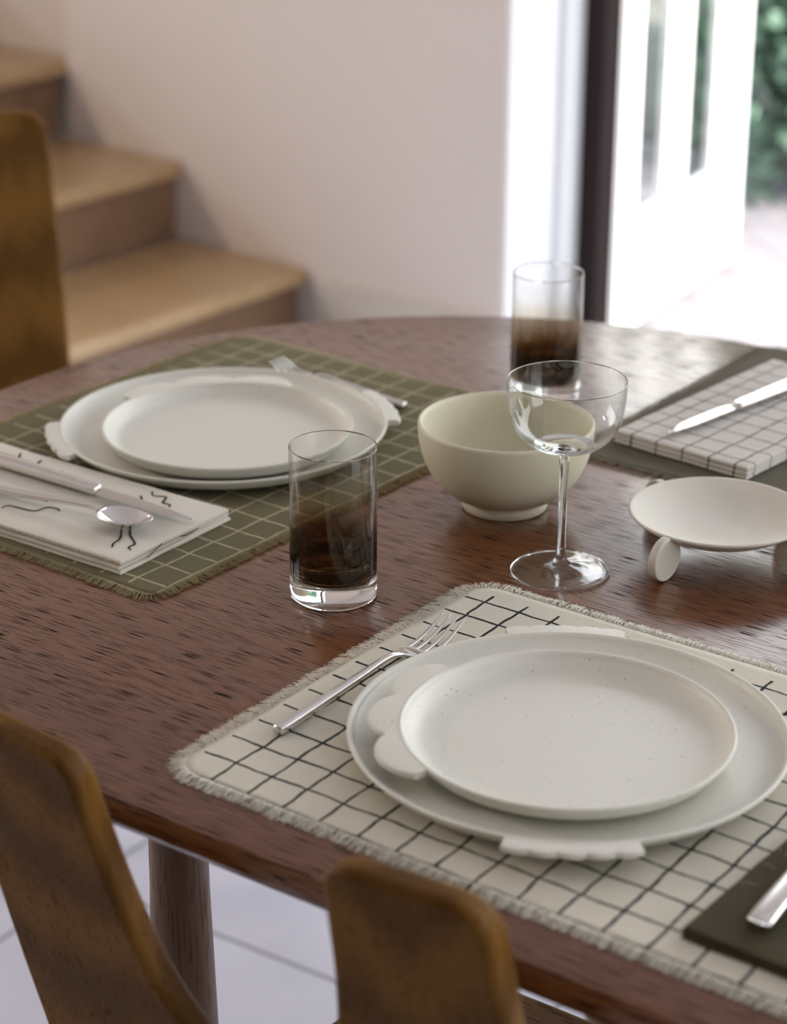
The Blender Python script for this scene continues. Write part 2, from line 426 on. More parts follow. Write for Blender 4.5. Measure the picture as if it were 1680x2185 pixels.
# outside: paved patio, hedge and shrubs
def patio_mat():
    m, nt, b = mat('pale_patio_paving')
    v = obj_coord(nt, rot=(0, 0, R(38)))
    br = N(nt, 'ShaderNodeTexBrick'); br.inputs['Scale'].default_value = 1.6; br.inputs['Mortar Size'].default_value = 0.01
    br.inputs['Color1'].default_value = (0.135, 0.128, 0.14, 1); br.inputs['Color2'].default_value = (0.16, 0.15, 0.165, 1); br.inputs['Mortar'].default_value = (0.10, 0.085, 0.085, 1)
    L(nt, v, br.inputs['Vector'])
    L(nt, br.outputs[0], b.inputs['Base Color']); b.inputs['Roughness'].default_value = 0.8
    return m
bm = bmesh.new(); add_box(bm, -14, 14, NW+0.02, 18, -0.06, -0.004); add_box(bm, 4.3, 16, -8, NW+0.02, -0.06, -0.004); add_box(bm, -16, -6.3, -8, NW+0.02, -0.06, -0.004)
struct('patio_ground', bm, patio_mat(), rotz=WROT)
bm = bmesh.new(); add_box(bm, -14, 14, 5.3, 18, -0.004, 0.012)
struct('garden_ground', bm, simple('shade_darkened_ground', (0.10, 0.097, 0.09), 0.95, nscale=30, namt=0.4), rotz=WROT)  # tree shade over the far ground put into its dark colour
def leaf_mat(name, a, b_):
    m, nt, b = mat(name)
    v = obj_coord(nt)
    n = noise_t(nt, v, 9, 3); n2 = noise_t(nt, v, 60, 1)
    f = math_n(nt, 'ADD', math_n(nt, 'MULTIPLY', n, 0.6), math_n(nt, 'MULTIPLY', n2, 0.4))
    L(nt, mix(nt, ramp(nt, f, [(0.35, 0.0), (0.65, 1.0)]), a, b_), b.inputs['Base Color']); b.inputs['Roughness'].default_value = 0.45
    return m
M['leafA'] = leaf_mat('ivy_leaves', (0.055, 0.11, 0.075), (0.21, 0.34, 0.25))
M['leafB'] = leaf_mat('shrub_leaves', (0.10, 0.16, 0.10), (0.27, 0.36, 0.24))
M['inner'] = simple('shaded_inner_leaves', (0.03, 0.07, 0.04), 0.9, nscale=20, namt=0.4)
M['bark'] = simple('bark', (0.12, 0.08, 0.05), 0.9, nscale=20, namt=0.4)
def shrub(name, label, cat, loc, rx, ry, h, n, m, leaf=0.05, group=None, seed=1, box=0.0):
    rnd = random.Random(seed)
    root = thing(name, label, cat, loc, 0, group)
    bm = bmesh.new()
    bmesh.ops.create_icosphere(bm, subdivisions=3, radius=1)
    p = 2.0 + box*4
    def surf(d):
        q = Vector(d).normalized()
        k = (abs(q.x)**p + abs(q.y)**p + abs(q.z)**p)**(-1/p)
        return q*k
    for v in bm.verts:
        q = surf(v.co); s = 0.86 + 0.1*noise.noise(q*3 + Vector((seed, 0, 0)))
        v.co = (q.x*rx*s, q.y*ry*s, h/2 + q.z*h/2*s)
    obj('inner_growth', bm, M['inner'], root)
    bm = bmesh.new()
    for i in range(n):
        d = (rnd.gauss(0, 1), rnd.gauss(0, 1), rnd.gauss(0, 1)); q = surf(d)
        s = 0.90 + 0.12*noise.noise(q*4 + Vector((seed, 3, 0))) + rnd.uniform(-.05, .05)
        c = Vector((q.x*rx*s, q.y*ry*s, max(0.03, h/2 + q.z*h/2*s)))
        nrm = (Vector(q) + Vector((rnd.gauss(0, .5), rnd.gauss(0, .5), rnd.gauss(0, .5)+.3))).normalized()
        a = nrm.orthogonal().normalized(); a = Matrix.Rotation(rnd.uniform(0, 2*PI), 3, nrm) @ a; b_ = nrm.cross(a)
        l = leaf*rnd.uniform(.6, 1.2); w = l*.5
        vs = [bm.verts.new(c + a*x*l + b_*y*w + nrm*z*l) for x, y, z in ((-.5, 0, 0), (-.1, -.5, .06), (.5, 0, -.05), (-.1, .5, .06))]
        bm.faces.new(vs)
    obj('foliage', bm, m, root, kind='stuff')
    return root
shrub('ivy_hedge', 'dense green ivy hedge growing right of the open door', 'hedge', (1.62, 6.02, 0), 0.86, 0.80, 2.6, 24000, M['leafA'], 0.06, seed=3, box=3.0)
for i, (x, y, rx, ry, h) in enumerate(((-0.7, 9.2, 1.05, .8, 2.0), (1.55, 9.6, 1.1, .8, 1.9), (3.4, 8.6, 1.1, .9, 2.3), (5.6, 6.6, 1.1, 1.0, 2.2), (6.9, 4.2, 1.0, 1.2, 2.4), (7.6, 1.4, 1.0, 1.3, 2.2))):
    shrub('garden_shrub', ['pale green shrub seen through the left door pane', 'pale green shrub seen through the right door pane'][i] if i < 2 else 'leafy shrub standing around the patio outside the room', 'shrub', (x, y, 0), rx, ry, h, 3500, M['leafB'], 0.11, group='shrubs around the patio', seed=20+i)

# ------------------------------------------------------------------ dining table (capsule outline)
RT = 0.535; UC0 = -0.945; UC1 = 0.45; NC = 1.451
tab = thing('dining_table', 'dark stained oak table with rounded end laid for a meal', 'table', T2W(UC0, NC, 0), TROT)
out = []
for k in range(65):
    a = PI/2 + PI*k/64; out.append((RT*math.cos(a), RT*math.sin(a)))
for k in range(65):
    a = -PI/2 + PI*k/64; out.append((UC1-UC0 + RT*math.cos(a), RT*math.sin(a)))
bm = bmesh.new()
def inset(o_, d):
    n_ = len(o_)
    res = []
    for i, p in enumerate(o_):
        a = Vector(o_[i-1]); b = Vector(o_[(i+1) % n_]); t = (b-a).normalized()
        res.append((p[0] - t.y*d*1.0, p[1] + t.x*d*1.0))
    return res
layers = [(0.010, 0.0), (0.004, 0.002), (0.0008, 0.006), (0.0, 0.011), (0.0, 0.016), (0.004, 0.022), (0.012, 0.026)]
rings = [[bm.verts.new((x, y, T - dz)) for x, y in inset(out, d)] for d, dz in layers]
for a, b in zip(rings, rings[1:]):
    for i in range(len(a)):
        j = (i+1) % len(a); bm.faces.new((a[i], b[i], b[j], a[j]))
bm.faces.new(rings[0]); bm.faces.new(list(reversed(rings[-1])))
top = obj('tabletop', bm, M['table'], tab); smooth_angle(top, 30)
for (lx, ly) in ((-0.027, -0.357), (-0.027, 0.357), (1.42, -0.357), (1.42, 0.357)):
    bm = bmesh.new()
    lathe(bm, [(0, 0), (0.040, 0), (0.044, 0.003), (0.030, 0.30), (0.0225, 0.56), (0.0215, 0.70), (0.022, T-0.026), (0, T-0.026)], 40, closed=False)
    o = obj('leg', bm, M['leg'], tab, loc=(lx, ly, 0)); smooth_angle(o, 50)

# ------------------------------------------------------------------ chairs: plank back with a U-shaped notch
def make_chair(label):
    r = thing('dining_chair', label, 'chair', (0, 0, 0), 0)
    # back panel in local x (width) and z (height above floor); front of chair is +y
    half = [(0.014, 0.602), (0.034, 0.620), (0.052, 0.645), (0.066, 0.673), (0.076, 0.708), (0.0835, 0.755), (0.087, 0.795), (0.0885, 0.812)]
    half = smooth_curve([(0.0, 0.598)] + half, 4)
    horn = round_poly([(0.0885, 0.78), (0.0885, 0.839), (0.192, 0.839), (0.193, 0.72)], [0, 0.026, 0.030, 0], 8)[1:-1]
    rightside = half[:-1] + horn + [(0.193, 0.72), (0.193, 0.62), (0.190, 0.52), (0.180, 0.43)]
    outl = [(x, z) for x, z in rightside] + [(-(x + 0.017*min(1, max(0, (x-0.10)/0.09))), z) for x, z in reversed(rightside[1:])]
    bm = bmesh.new(); prism(bm, outl, -0.011, 0.011)
    for v in bm.verts:                       # stand it up and recline it
        x, z, t = v.co
        v.co = (x, t - (z-0.45)*0.27 + 0.05*(x/0.2)**2*0.25, z)
    o = obj('backrest', bm, M['chair'], r); smooth_angle(o, 40); bevel(o, 0.006, 4, 40)
    so = round_poly([(-0.135, 0.33), (0.135, 0.33), (0.165, 0.0), (-0.165, 0.0)], [0.06, 0.06, 0.03, 0.03], 8)
    bm = bmesh.new(); prism(bm, so, 0.425, 0.452)
    o = obj('seat', bm, M['seat'], r); smooth_angle(o, 40); bevel(o, 0.006, 3, 40)
    for (x, y, dx, dy) in ((-.10, .28, -.02, .01), (.10, .28, .02, .01), (-.14, .03, -.015, -.05), (.14, .03, .015, -.05)):
        bm = bmesh.new()
        bmesh.ops.create_cone(bm, cap_ends=True, segments=24, radius1=0.012, radius2=0.017, depth=1.0)
        for v in bm.verts:
            t = v.co.z + 0.5; v.co = Vector((v.co.x + x + dx*(1-t), v.co.y + y + dy*(1-t), t*0.426))
        obj('leg', bm, M['chair'], r); 
    return r
chair = make_chair('golden oak chair with notched plank back at the near table edge')
# chair frame: x along the table edge, y towards the table; the panel's plane passes n = 0.85 - 0.27 (z - T)
chair.location = T2W(-0.721, 0.85 + 0.081, 0); chair.rotation_euler = (0, 0, TROT)
def copy_tree(o, parent=None):
    c = o.copy(); COL.objects.link(c); c.parent = parent
    for ch in list(o.children): copy_tree(ch, c)
    return c
c2 = copy_tree(chair); c2['label'] = 'oak chair behind the far left of the table, before the stairs'
CH2 = (-0.450, 2.830)

# ------------------------------------------------------------------ woven placemats with fringe
def hgt(x, y, seed, amp): return amp*(0.5 + 0.5*noise.noise(Vector((x*9, y*9, seed))))
def placemat(name, label, origin, rot, Lx, Ly, m, mf, rc=0.014, fr=0.013, seed=1, amp=0.0012, fdens=0.00038, fr_h=0.0022, group=None, curl=0.5, th=0.0013, warp=None):
    warp = warp or (lambda x, y: (x, y))
    root = thing(name, label, 'placemat', (origin[0], origin[1], T), rot, group)
    nx, ny = int(Lx/0.005), int(Ly/0.005)
    bm = bmesh.new()
    def clampc(x, y):
        cx = min(max(x, rc), Lx-rc); cy = min(max(y, rc), Ly-rc)
        dx, dy = x-cx, y-cy
        d = math.hypot(dx, dy)
        mx = max(abs(dx), abs(dy))
        if d > 1e-9 and abs(dx) > 1e-9 and abs(dy) > 1e-9: return cx + dx/d*mx, cy + dy/d*mx
        return x, y
    def top(x, y):
        return 0.0004 + th + hgt(x, y, seed, amp)
    g = []
    for i in range(nx+1):
        row = []
        for j in range(ny+1):
            x, y = clampc(Lx*i/nx, Ly*j/ny)
            X, Y = warp(x, y)
            row.append(bm.verts.new((X, Y, top(x, y))))
        g.append(row)
    for i in range(nx):
        for j in range(ny): bm.faces.new((g[i][j], g[i+1][j], g[i+1][j+1], g[i][j+1]))
    edge = [g[i][0] for i in range(nx)] + [g[nx][j] for j in range(ny)] + [g[i][ny] for i in range(nx, 0, -1)] + [g[0][j] for j in range(ny, 0, -1)]
    low = [bm.verts.new((v.co.x, v.co.y, 0.0003)) for v in edge]
    for i in range(len(edge)):
        j = (i+1) % len(edge); bm.faces.new((edge[i], low[i], low[j], edge[j]))
    bm.faces.new(low)
    obj('woven_cloth', bm, m, root)
    # fringe threads round the whole edge
    rnd = random.Random(seed*11)
    bm = bmesh.new()
    per = []
    def arc(cx, cy, a0, a1):
        for k in range(13):
            a = a0 + (a1-a0)*k/12; per.append((cx+rc*math.cos(a), cy+rc*math.sin(a)))
    arc(rc, rc, PI, 1.5*PI); arc(Lx-rc, rc, 1.5*PI, 2*PI); arc(Lx-rc, Ly-rc, 0, PI/2); arc(rc, Ly-rc, PI/2, PI)
    per.append(per[0])
    for a, b in zip(per, per[1:]):
        d = Vector((b[0]-a[0], b[1]-a[1])); ln = d.length
        if ln < 1e-9: continue
        d /= ln; nrm = Vector((d.y, -d.x))
        cnt = max(1, int(round(ln/fdens)))
        for k in range(cnt):
            s = (k + rnd.random())/cnt*ln
            p = Vector(a) + d*s - nrm*0.0006
            lean = 0.55*noise.noise(Vector((p.x*120, p.y*120, seed))) + rnd.gauss(0, 0.22)
            l = fr*rnd.uniform(.78, 1.08)*(1 + 0.18*noise.noise(Vector((p.x*60, p.y*60, seed+9))))
            hh = fr_h*rnd.uniform(.3, 1.0); rr = 0.00026*rnd.uniform(.8, 1.25)
            bend = rnd.gauss(0, curl)*0.35 + 0.5*noise.noise(Vector((p.x*200, p.y*200, seed+4)))*curl
            prev = None
            for q in range(5):
                t = q/4
                o2 = p + nrm*l*t*(1-0.12*abs(lean)) + d*(lean*l*t + bend*l*t*t)
                zz = 0.0008 + hh*math.sin(min(1, t*1.25)*PI*0.9)*1.0 + 0.0008*(1-t)
                c = Vector((*warp(o2.x, o2.y), max(zz, 0.0004)))
                r2 = rr*(1 - 0.5*t)
                ring = [bm.verts.new(c + Vector((d.x*r2*math.cos(w), d.y*r2*math.cos(w), r2*math.sin(w)))) for w in (PI/2, PI*7/6, PI*11/6)]
                if prev:
                    for w in range(3): bm.faces.new((prev[w], prev[(w+1) % 3], ring[(w+1) % 3], ring[w]))
                prev = ring
    obj('fringe', bm, mf, root, kind='stuff', smooth=False)
    return root
M['mat_cream'] = cloth('cream_cotton_black_grid', (0.70, 0.66, 0.54), (0.012, 0.014, 0.018), (0.0315, 0.0293, -0.0005, 0.0275), box=(0.0035, 0.472, -0.004, 0.3425), lw=0.0017, shear=0.030)
M['fr_cream'] = thread('cream_cotton_thread', (0.93, 0.89, 0.76))
M['mat_olive'] = cloth('olive_cotton_pale_grid', (0.165, 0.145, 0.080), (0.50, 0.44, 0.29), (0.0175, 0.0292, 0.0005, 0.0296), box=(0.006, 0.515, 0.002, 0.353), lw=0.0015, line_amt=0.85)
M['fr_olive'] = thread('olive_cotton_thread', (0.45, 0.39, 0.22))
M['mat_taupe'] = cloth('taupe_cotton', (0.125, 0.112, 0.078))
M['fr_taupe'] = simple('taupe_cotton_thread', (0.26, 0.23, 0.16), 0.9, nscale=300, namt=0.3, spec=0.2)
frot = math.atan2(-0.588, 0.809)
# origin of the cream mat's cloth corner
placemat('placemat', 'cream fringed placemat with a black hand-drawn grid', (-0.1381-0.006*0.588, 1.2936-0.006*0.809), frot, 0.485, 0.356, M['mat_cream'], M['fr_cream'], rc=0.020, fr=0.0135, seed=2, amp=0.0010)
rrot = math.atan2(0.793, 0.609)
placemat('placemat', 'olive fringed placemat with a pale grid under the far plates', (-0.181+0.012*0.609-0.012*0.793, 1.535+0.012*0.793+0.012*0.609), rrot, 0.512, 0.358, M['mat_olive'], M['fr_olive'], rc=0.010, fr=0.0125, seed=5, amp=0.0012)
m3 = math.atan2(-0.59, 0.807)
placemat('placemat', 'plain taupe placemat under the grid napkin at right', (0.1604, 1.8594), m3, 0.50, 0.365, M['mat_taupe'], M['fr_taupe'], rc=0.010, fr=0.011, seed=8, amp=0.0022, fdens=0.0006)

# ------------------------------------------------------------------ plates
def plate_profile(Rr, h, foot, floor_z, t=0.0042, wall=0.018):
    """closed profile, outside bottom to rim to inside"""
    out_ = [(0, 0.0012), (foot-0.006, 0.0012), (foot-0.004, 0.0), (foot, 0.0), (foot+0.002, 0.0012)]
    out_ += smooth_curve([(foot+0.004, 0.0022), (Rr-wall, 0.0042), (Rr-wall*.45, h*.38), (Rr-0.0012, h*.80), (Rr, h-0.0012)], 5)
    out_ += [(Rr-0.0004, h-0.0003), (Rr-t*.35, h), (Rr-t*.75, h-0.0006)]
    out_ += smooth_curve([(Rr-t, h-0.002), (Rr-t-0.002, h*.72), (Rr-wall*.75, floor_z+h*.10), (Rr-wall*1.35, floor_z+0.0003), (Rr-wall*2.2, floor_z)], 5)
    out_ += [(Rr*.4, floor_z-0.0001), (0, floor_z-0.0001)]
    return out_
def scallops(bm, R0, R1, a_mid, lobe, count, z0, z1, inner, rad_amt):
    """flat lug of rounded lobes outside the rim"""
    n = 14
    pts = []
    tot = lobe*count
    for k in range(count):
        for i in range(n+(1 if k == count-1 else 0)):
            t = i/n
            a = a_mid - tot/2 + lobe*(k+t)
            r = R0 + (R1-R0)*(math.sin(PI*t)**0.7)
            pts.append((r*math.cos(a), r*math.sin(a)))
    inn = []
    for i in range(24, -1, -1):
        a = a_mid - tot/2 + tot*i/24; inn.append((inner*math.cos(a), inner*math.sin(a)))
    # strip between inner arc and outline so that no ngon folds
    m_ = len(pts)
    inn2 = [(inner*math.cos(a_mid - tot/2 + tot*i/(m_-1)), inner*math.sin(a_mid - tot/2 + tot*i/(m_-1))) for i in range(m_)]
    mid = z0*0.5+z1*0.5
    def shrink(p, q, d):
        v = Vector((p[0]-q[0], p[1]-q[1])); l = v.length; v *= max(0, (l-d))/l; return (q[0]+v.x, q[1]+v.y)
    lay = [(0.0022, z1), (0.0012, z1-0.0002), (0.0004, z1-0.0007), (0.0, z1-0.0018), (0.0, z0+0.0014), (0.0016, z0)]
    ga = [[bm.verts.new((*shrink(p, q, d), z)) for p, q in zip(pts, inn2)] for d, z in lay]
    ti = [bm.verts.new((*q, z1)) for q in inn2]; bi = [bm.verts.new((*q, z0)) for q in inn2]
    seq = [ti] + ga + [bi]
    for a, b in zip(seq, seq[1:] + [ti]):
        for i in range(m_-1): bm.faces.new((a[i], b[i], b[i+1], a[i+1]))
    bm.faces.new([s[0] for s in seq]); bm.faces.new([s[-1] for s in reversed(seq)])
def plate_large(label, loc, ang):
    r = thing('dinner_plate', label, 'plate', loc, 0)
    bm = bmesh.new(); lathe(bm, plate_profile(0.1458, 0.0172, 0.098, 0.0066, wall=0.020), 160, closed=False)
    o = obj('plate_body', bm, M['cream'], r)
    for da in (0, PI):
        bm = bmesh.new(); scallops(bm, 0.1560, 0.1582, ang+da, R(6.4), 5, 0.0118, 0.0166, 0.1445, 1)
        o = obj('handle', bm, M['cream'], r, label='small scalloped handle'); smooth_angle(o, 22)
    return r
def plate_small(label, loc, ang):
    r = thing('side_plate', label, 'plate', loc, 0)
    bm = bmesh.new(); lathe(bm, plate_profile(0.110, 0.0190, 0.076, 0.0062, t=0.0036, wall=0.017), 160, closed=False)
    obj('plate_body', bm, M['cream'], r)
    bm = bmesh.new(); scallops(bm, 0.1195, 0.1310, ang, R(27), 3, 0.0135, 0.0184, 0.1085, 1)
    o = obj('handle', bm, M['cream'], r, label='three-lobed scalloped handle'); smooth_angle(o, 22)
    return r
ZM = T + 0.0028
plate_large('larger scallop-handled cream plate on the black-grid placemat', (0.1157, 1.3115, ZM), R(-93))
plate_small('small cream plate stacked on the near larger plate', (0.1138, 1.3003, ZM+0.0068), R(173))
plate_large('larger scallop-handled cream plate on the olive placemat', (-0.1517, 1.8832, ZM), R(198))
plate_small('small cream plate stacked on the far larger plate', (-0.1463, 1.8552, ZM+0.0068), R(105))

# ------------------------------------------------------------------ bowl
bm = bmesh.new()
outp = smooth_curve([(0.0335, 0.0085), (0.0465, 0.0150), (0.0590, 0.0270), (0.0675, 0.0430), (0.0718, 0.0590), (0.0729, 0.0725)], 6)
inp = smooth_curve([(0.0690, 0.0715), (0.0672, 0.0590), (0.0630, 0.0450), (0.0545, 0.0310), (0.0420, 0.0200), (0.0250, 0.0135), (0.0, 0.0118)], 6)
lathe(bm, [(0, 0.002), (0.028, 0.002), (0.030, 0.0004), (0.0350, 0.0), (0.0358, 0.001), (0.0352, 0.0065)] + outp + [(0.0727, 0.0745), (0.0715, 0.0754), (0.0700, 0.0750)] + inp, 128, closed=False)
bowl = obj('serving_bowl', bm, M['bowlc'], loc=(0.0923, 1.7389, T+0.0002))
tag(bowl, 'deep cream bowl on a foot ring behind the stemmed glass', 'bowl')

# ------------------------------------------------------------------ small dish on coin feet
dish = thing('footed_dish', 'shallow cream dish standing on round disc feet', 'dish', (0.2574, 1.6465, T+0.0002))
bm = bmesh.new()
outp = smooth_curve([(0.0, 0.0145), (0.025, 0.0155), (0.048, 0.0205), (0.062, 0.0270), (0.0705, 0.0330)], 6)
inp = smooth_curve([(0.0690, 0.0354), (0.060, 0.0313), (0.046, 0.0255), (0.025, 0.0203), (0.0, 0.0188)], 6)
lathe(bm, outp + [(0.0714, 0.0342), (0.0712, 0.0352), (0.0703, 0.0356)] + inp, 128, closed=False)
obj('dish_body', bm, M['dishc'], dish)
for a in (122, 229, 319, 28):
    bm = bmesh.new()
    bmesh.ops.create_cone(bm, cap_ends=True, segments=64, radius1=0.0175, radius2=0.0175, depth=0.0075)
    bmesh.ops.rotate(bm, verts=bm.verts, cent=(0, 0, 0), matrix=Matrix.Rotation(PI/2, 3, 'X'))
    o = obj('foot', bm, M['dishc'], dish, loc=(0.0735*math.cos(R(a)), 0.0735*math.sin(R(a)), 0.0175), rotz=R(a)); smooth_angle(o, 40); bevel(o, 0.0012, 3, 40)

# ------------------------------------------------------------------ glasses
def tumbler(label, loc, rot=0):
    bm = bmesh.new()
    ro, h = 0.0332, 0.1214
    prof = [(0, 0.0016), (0.024, 0.0010), (0.0290, 0.0), (0.0315, 0.0003), (0.0328, 0.0014), (ro, 0.0032), (ro, 0.015), (ro, 0.019), (ro, 0.034), (ro, 0.05), (ro, 0.09), (ro, h-0.001), (ro-0.0003, h-0.0002), (ro-0.0008, h-0.0002), (ro-0.0011, h-0.001), (ro-0.0012, 0.09), (ro-0.0014, 0.06), (ro-0.0018, 0.034)]
    prof += smooth_curve([(ro-0.0022, 0.028), (ro-0.0045, 0.0205), (ro-0.011, 0.0165), (0.012, 0.0152), (0, 0.0150)], 6)
    lathe(bm, prof, 128, closed=False)
    for f in bm.faces:
        c = f.calc_center_median()
        if 0.034 < c.z < h-0.0012: f.material_index = 1
    o = obj('tumbler', bm, [M['smoke'], M['smoke_thin']], loc=loc, rotz=rot)
    return tag(o, label, 'glass', None)
tumbler('smoked ombre tumbler at the centre of the table', (-0.0452, 1.5599, T+0.0002))
tumbler('smoked ombre tumbler standing behind the stemmed glass', (0.142, 2.0108, T+0.0002), 1.2)
cp = thing('coupe_glass', 'clear stemmed coupe glass in front of the bowl', 'glass', (0.1304, 1.6058, T+0.0002))
cp_r, cp_h = 0.0457, 0.158
bm = bmesh.new()
zb = cp_h - 0.0565
outp = [(0, 0.0012), (0.030, 0.0009), (0.0378, 0.0), (0.0388, 0.0004), (0.0390, 0.0010), (0.0385, 0.0016)]
outp += smooth_curve([(0.034, 0.0022), (0.020, 0.0034), (0.0105, 0.0052), (0.0060, 0.0090), (0.0041, 0.0150), (0.0034, 0.030), (0.0033, 0.060), (0.0036, 0.085), (0.0045, 0.0960), (0.0062, 0.1000), (0.0125, 0.1022), (0.0240, 0.1052), (0.0340, 0.1120), (0.0405, 0.1220), (0.0440, 0.1350), (0.0454, 0.1480), (0.0457, 0.1572)], 5)
inn_ = smooth_curve([(0.0448, 0.1572), (0.0445, 0.1480), (0.0431, 0.1352), (0.0396, 0.1228), (0.0332, 0.1132), (0.0236, 0.1068), (0.0125, 0.1040), (0.0, 0.1032)], 5)
lathe(bm, outp + [(0.0456, 0.1578), (0.04525, 0.1580)] + inn_, 128, closed=False)
for f in bm.faces:
    c = f.calc_center_median(); rr = math.hypot(c.x, c.y)
    if (0.105 < c.z < 0.1570) or (c.z < 0.004 and 0.011 < rr < 0.0375): f.material_index = 1
o = obj('glass_body', bm, [M['glass'], M['glass_thin']], cp)

# ------------------------------------------------------------------ cutlery
def table_fork(label, loc, rot):
    r = thing('table_fork', label, 'fork', loc, rot)
    # x runs from the handle end to the tips
    st = smooth_curve([(0.0, 0, .0042, .0034, .0028), (0.0022, 0, .0043, .0045, .0036), (0.012, 0, .0048, .0046, .0037), (0.045, 0, .0070, .0040, .0033), (0.090, 0, .0105, .0031, .0027), (0.110, 0, .0125, .0026, .0024), (0.122, 0, .0126, .0027, .0021), (0.132, 0, .0108, .0045, .0015)], 6)
    bm = bmesh.new(); sweep(bm, st, 20, 2.6); obj('handle', bm, M['metal'], r)
    bm = bmesh.new()
    st = smooth_curve([(0.128, 0, .0116, .0034, .0017), (0.136, 0, .0092, .0066, .0011), (0.143, 0, .0068, .0098, .0009), (0.150, 0, .0052, .0113, .0009), (0.154, 0, .0048, .0115, .0009)], 5)
    sweep(bm, st, 24, 4); obj('head', bm, M['metal'], r)
    for k in range(4):
        y = -0.0101 + 0.00673*k
        st = smooth_curve([(0.151, y, .0050, .0018, .0010), (0.160, y*.99, .0050, .00165, .0011), (0.175, y*.97, .0082, .0015, .0010), (0.188, y*.95, .0138, .0010, .0008), (0.194, y*.94, .0170, .0006, .0005)], 5)
        bm = bmesh.new(); sweep(bm, st, 10, 3.5); obj('tine', bm, M['metal'], r)
    return r
def table_knife(label, loc, rot, pitch=0.0, flip=1, Lh=0.118, Lb=0.105, bw=0.0085):
    r = thing('table_knife', label, 'knife', loc, rot); r.rotation_euler = (0, pitch, rot)
    st = smooth_curve([(0.0, 0, .0048, .0048, .0034), (0.003, 0, .0048, .0078, .0044), (0.03, 0, .0048, .0080, .0046), (0.08, 0, .0048, .0070, .0042), (Lh-0.003, 0, .0048, .0062, .0038), (Lh, 0, .0048, .0052, .0030)], 5)
    bm = bmesh.new(); sweep(bm, st, 20, 3.0); obj('handle', bm, M['metal'], r)
    bm = bmesh.new()
    topl, botl = [], []
    n = 26
    for i in range(n+1):
        t = i/n
        x = Lh-0.002 + t*Lb
        back = 0.0050*flip*(1 - 0.9*max(0, t-0.55)**1.5/0.45**1.5) if t > .55 else 0.0050*flip
        edge = -flip*(bw*min(1, 0.62 + t*3.0) if t < .5 else bw*(1 - ((t-.5)/.5)**2.2*0.99))
        topl.append((x, back)); botl.append((x, edge))
    up = [[bm.verts.new((x, y + (yy-y)*s, 0.0048 + hz)) for (x, y), (_, yy) in zip(topl, botl)] for s, hz in ((0, 0.0009), (0.6, 0.0006), (1.0, 0.0001))]
    dn = [[bm.verts.new((x, y + (yy-y)*s, 0.0048 - hz)) for (x, y), (_, yy) in zip(topl, botl)] for s, hz in ((1.0, 0.0001), (0.6, 0.0006), (0, 0.0009))]
    seq = up + dn
    for a, b in zip(seq, seq[1:] + [seq[0]]):
        for i in range(n): bm.faces.new((a[i], b[i], b[i+1], a[i+1]))
    bm.faces.new([s[0] for s in seq]); bm.faces.new([s[-1] for s in reversed(seq)])
    o = obj('blade', bm, M['metal'], r); smooth_angle(o, 40)
    return r
def table_spoon(label, loc, rot):
    r = thing('table_spoon', label, 'spoon', loc, rot)
    st = smooth_curve([(0.0, 0, .0042, .0034, .0028), (0.003, 0, .0043, .0046, .0036), (0.045, 0, .0062, .0040, .0032), (0.090, 0, .0098, .0030, .0025), (0.112, 0, .0112, .0026, .0022), (0.124, 0, .0112, .0030, .0018), (0.130, 0, .0108, .0052, .0009)], 6)
    bm = bmesh.new(); sweep(bm, st, 20, 2.6); obj('handle', bm, M['metal'], r)
    bm = bmesh.new()
    n, mm = 40, 12
    L_, W_, D_ = 0.0255, 0.0175, 0.0085
    def pt(rr, th, off):
        x = rr*math.cos(th); y = rr*math.sin(th)
        w = W_*(1 - 0.16*x)              # wider towards the handle
        return Vector((0.127+L_ + x*L_, y*w, 0.0016 + D_*(rr**2.0) + 0.0022*x*x*(1 if x > 0 else 0.6) + off))
    for off, flip_ in ((0.0011, 0), (0.0, 1)):
        c = bm.verts.new(pt(0, 0, off)); rings = []
        for i in range(1, mm+1): rings.append([bm.verts.new(pt(i/mm, 2*PI*k/n, off)) for k in range(n)])
        for k in range(n): bm.faces.new((c, rings[0][k], rings[0][(k+1) % n]))
        for a, b in zip(rings, rings[1:]):
            for k in range(n): bm.faces.new((a[k], b[k], b[(k+1) % n], a[(k+1) % n]))
        if off: outer = rings[-1]
        else:
            for k in range(n): bm.faces.new((outer[k], rings[-1][k], rings[-1][(k+1) % n], outer[(k+1) % n]))
    obj('bowl', bm, M['metal'], r)
    return r
fk = table_fork('silver fork on the black-grid placemat, left of the plates', (-0.0765, 1.3300, T+0.0022), math.atan2(1.4660-1.3300, 0.0315+0.0765))

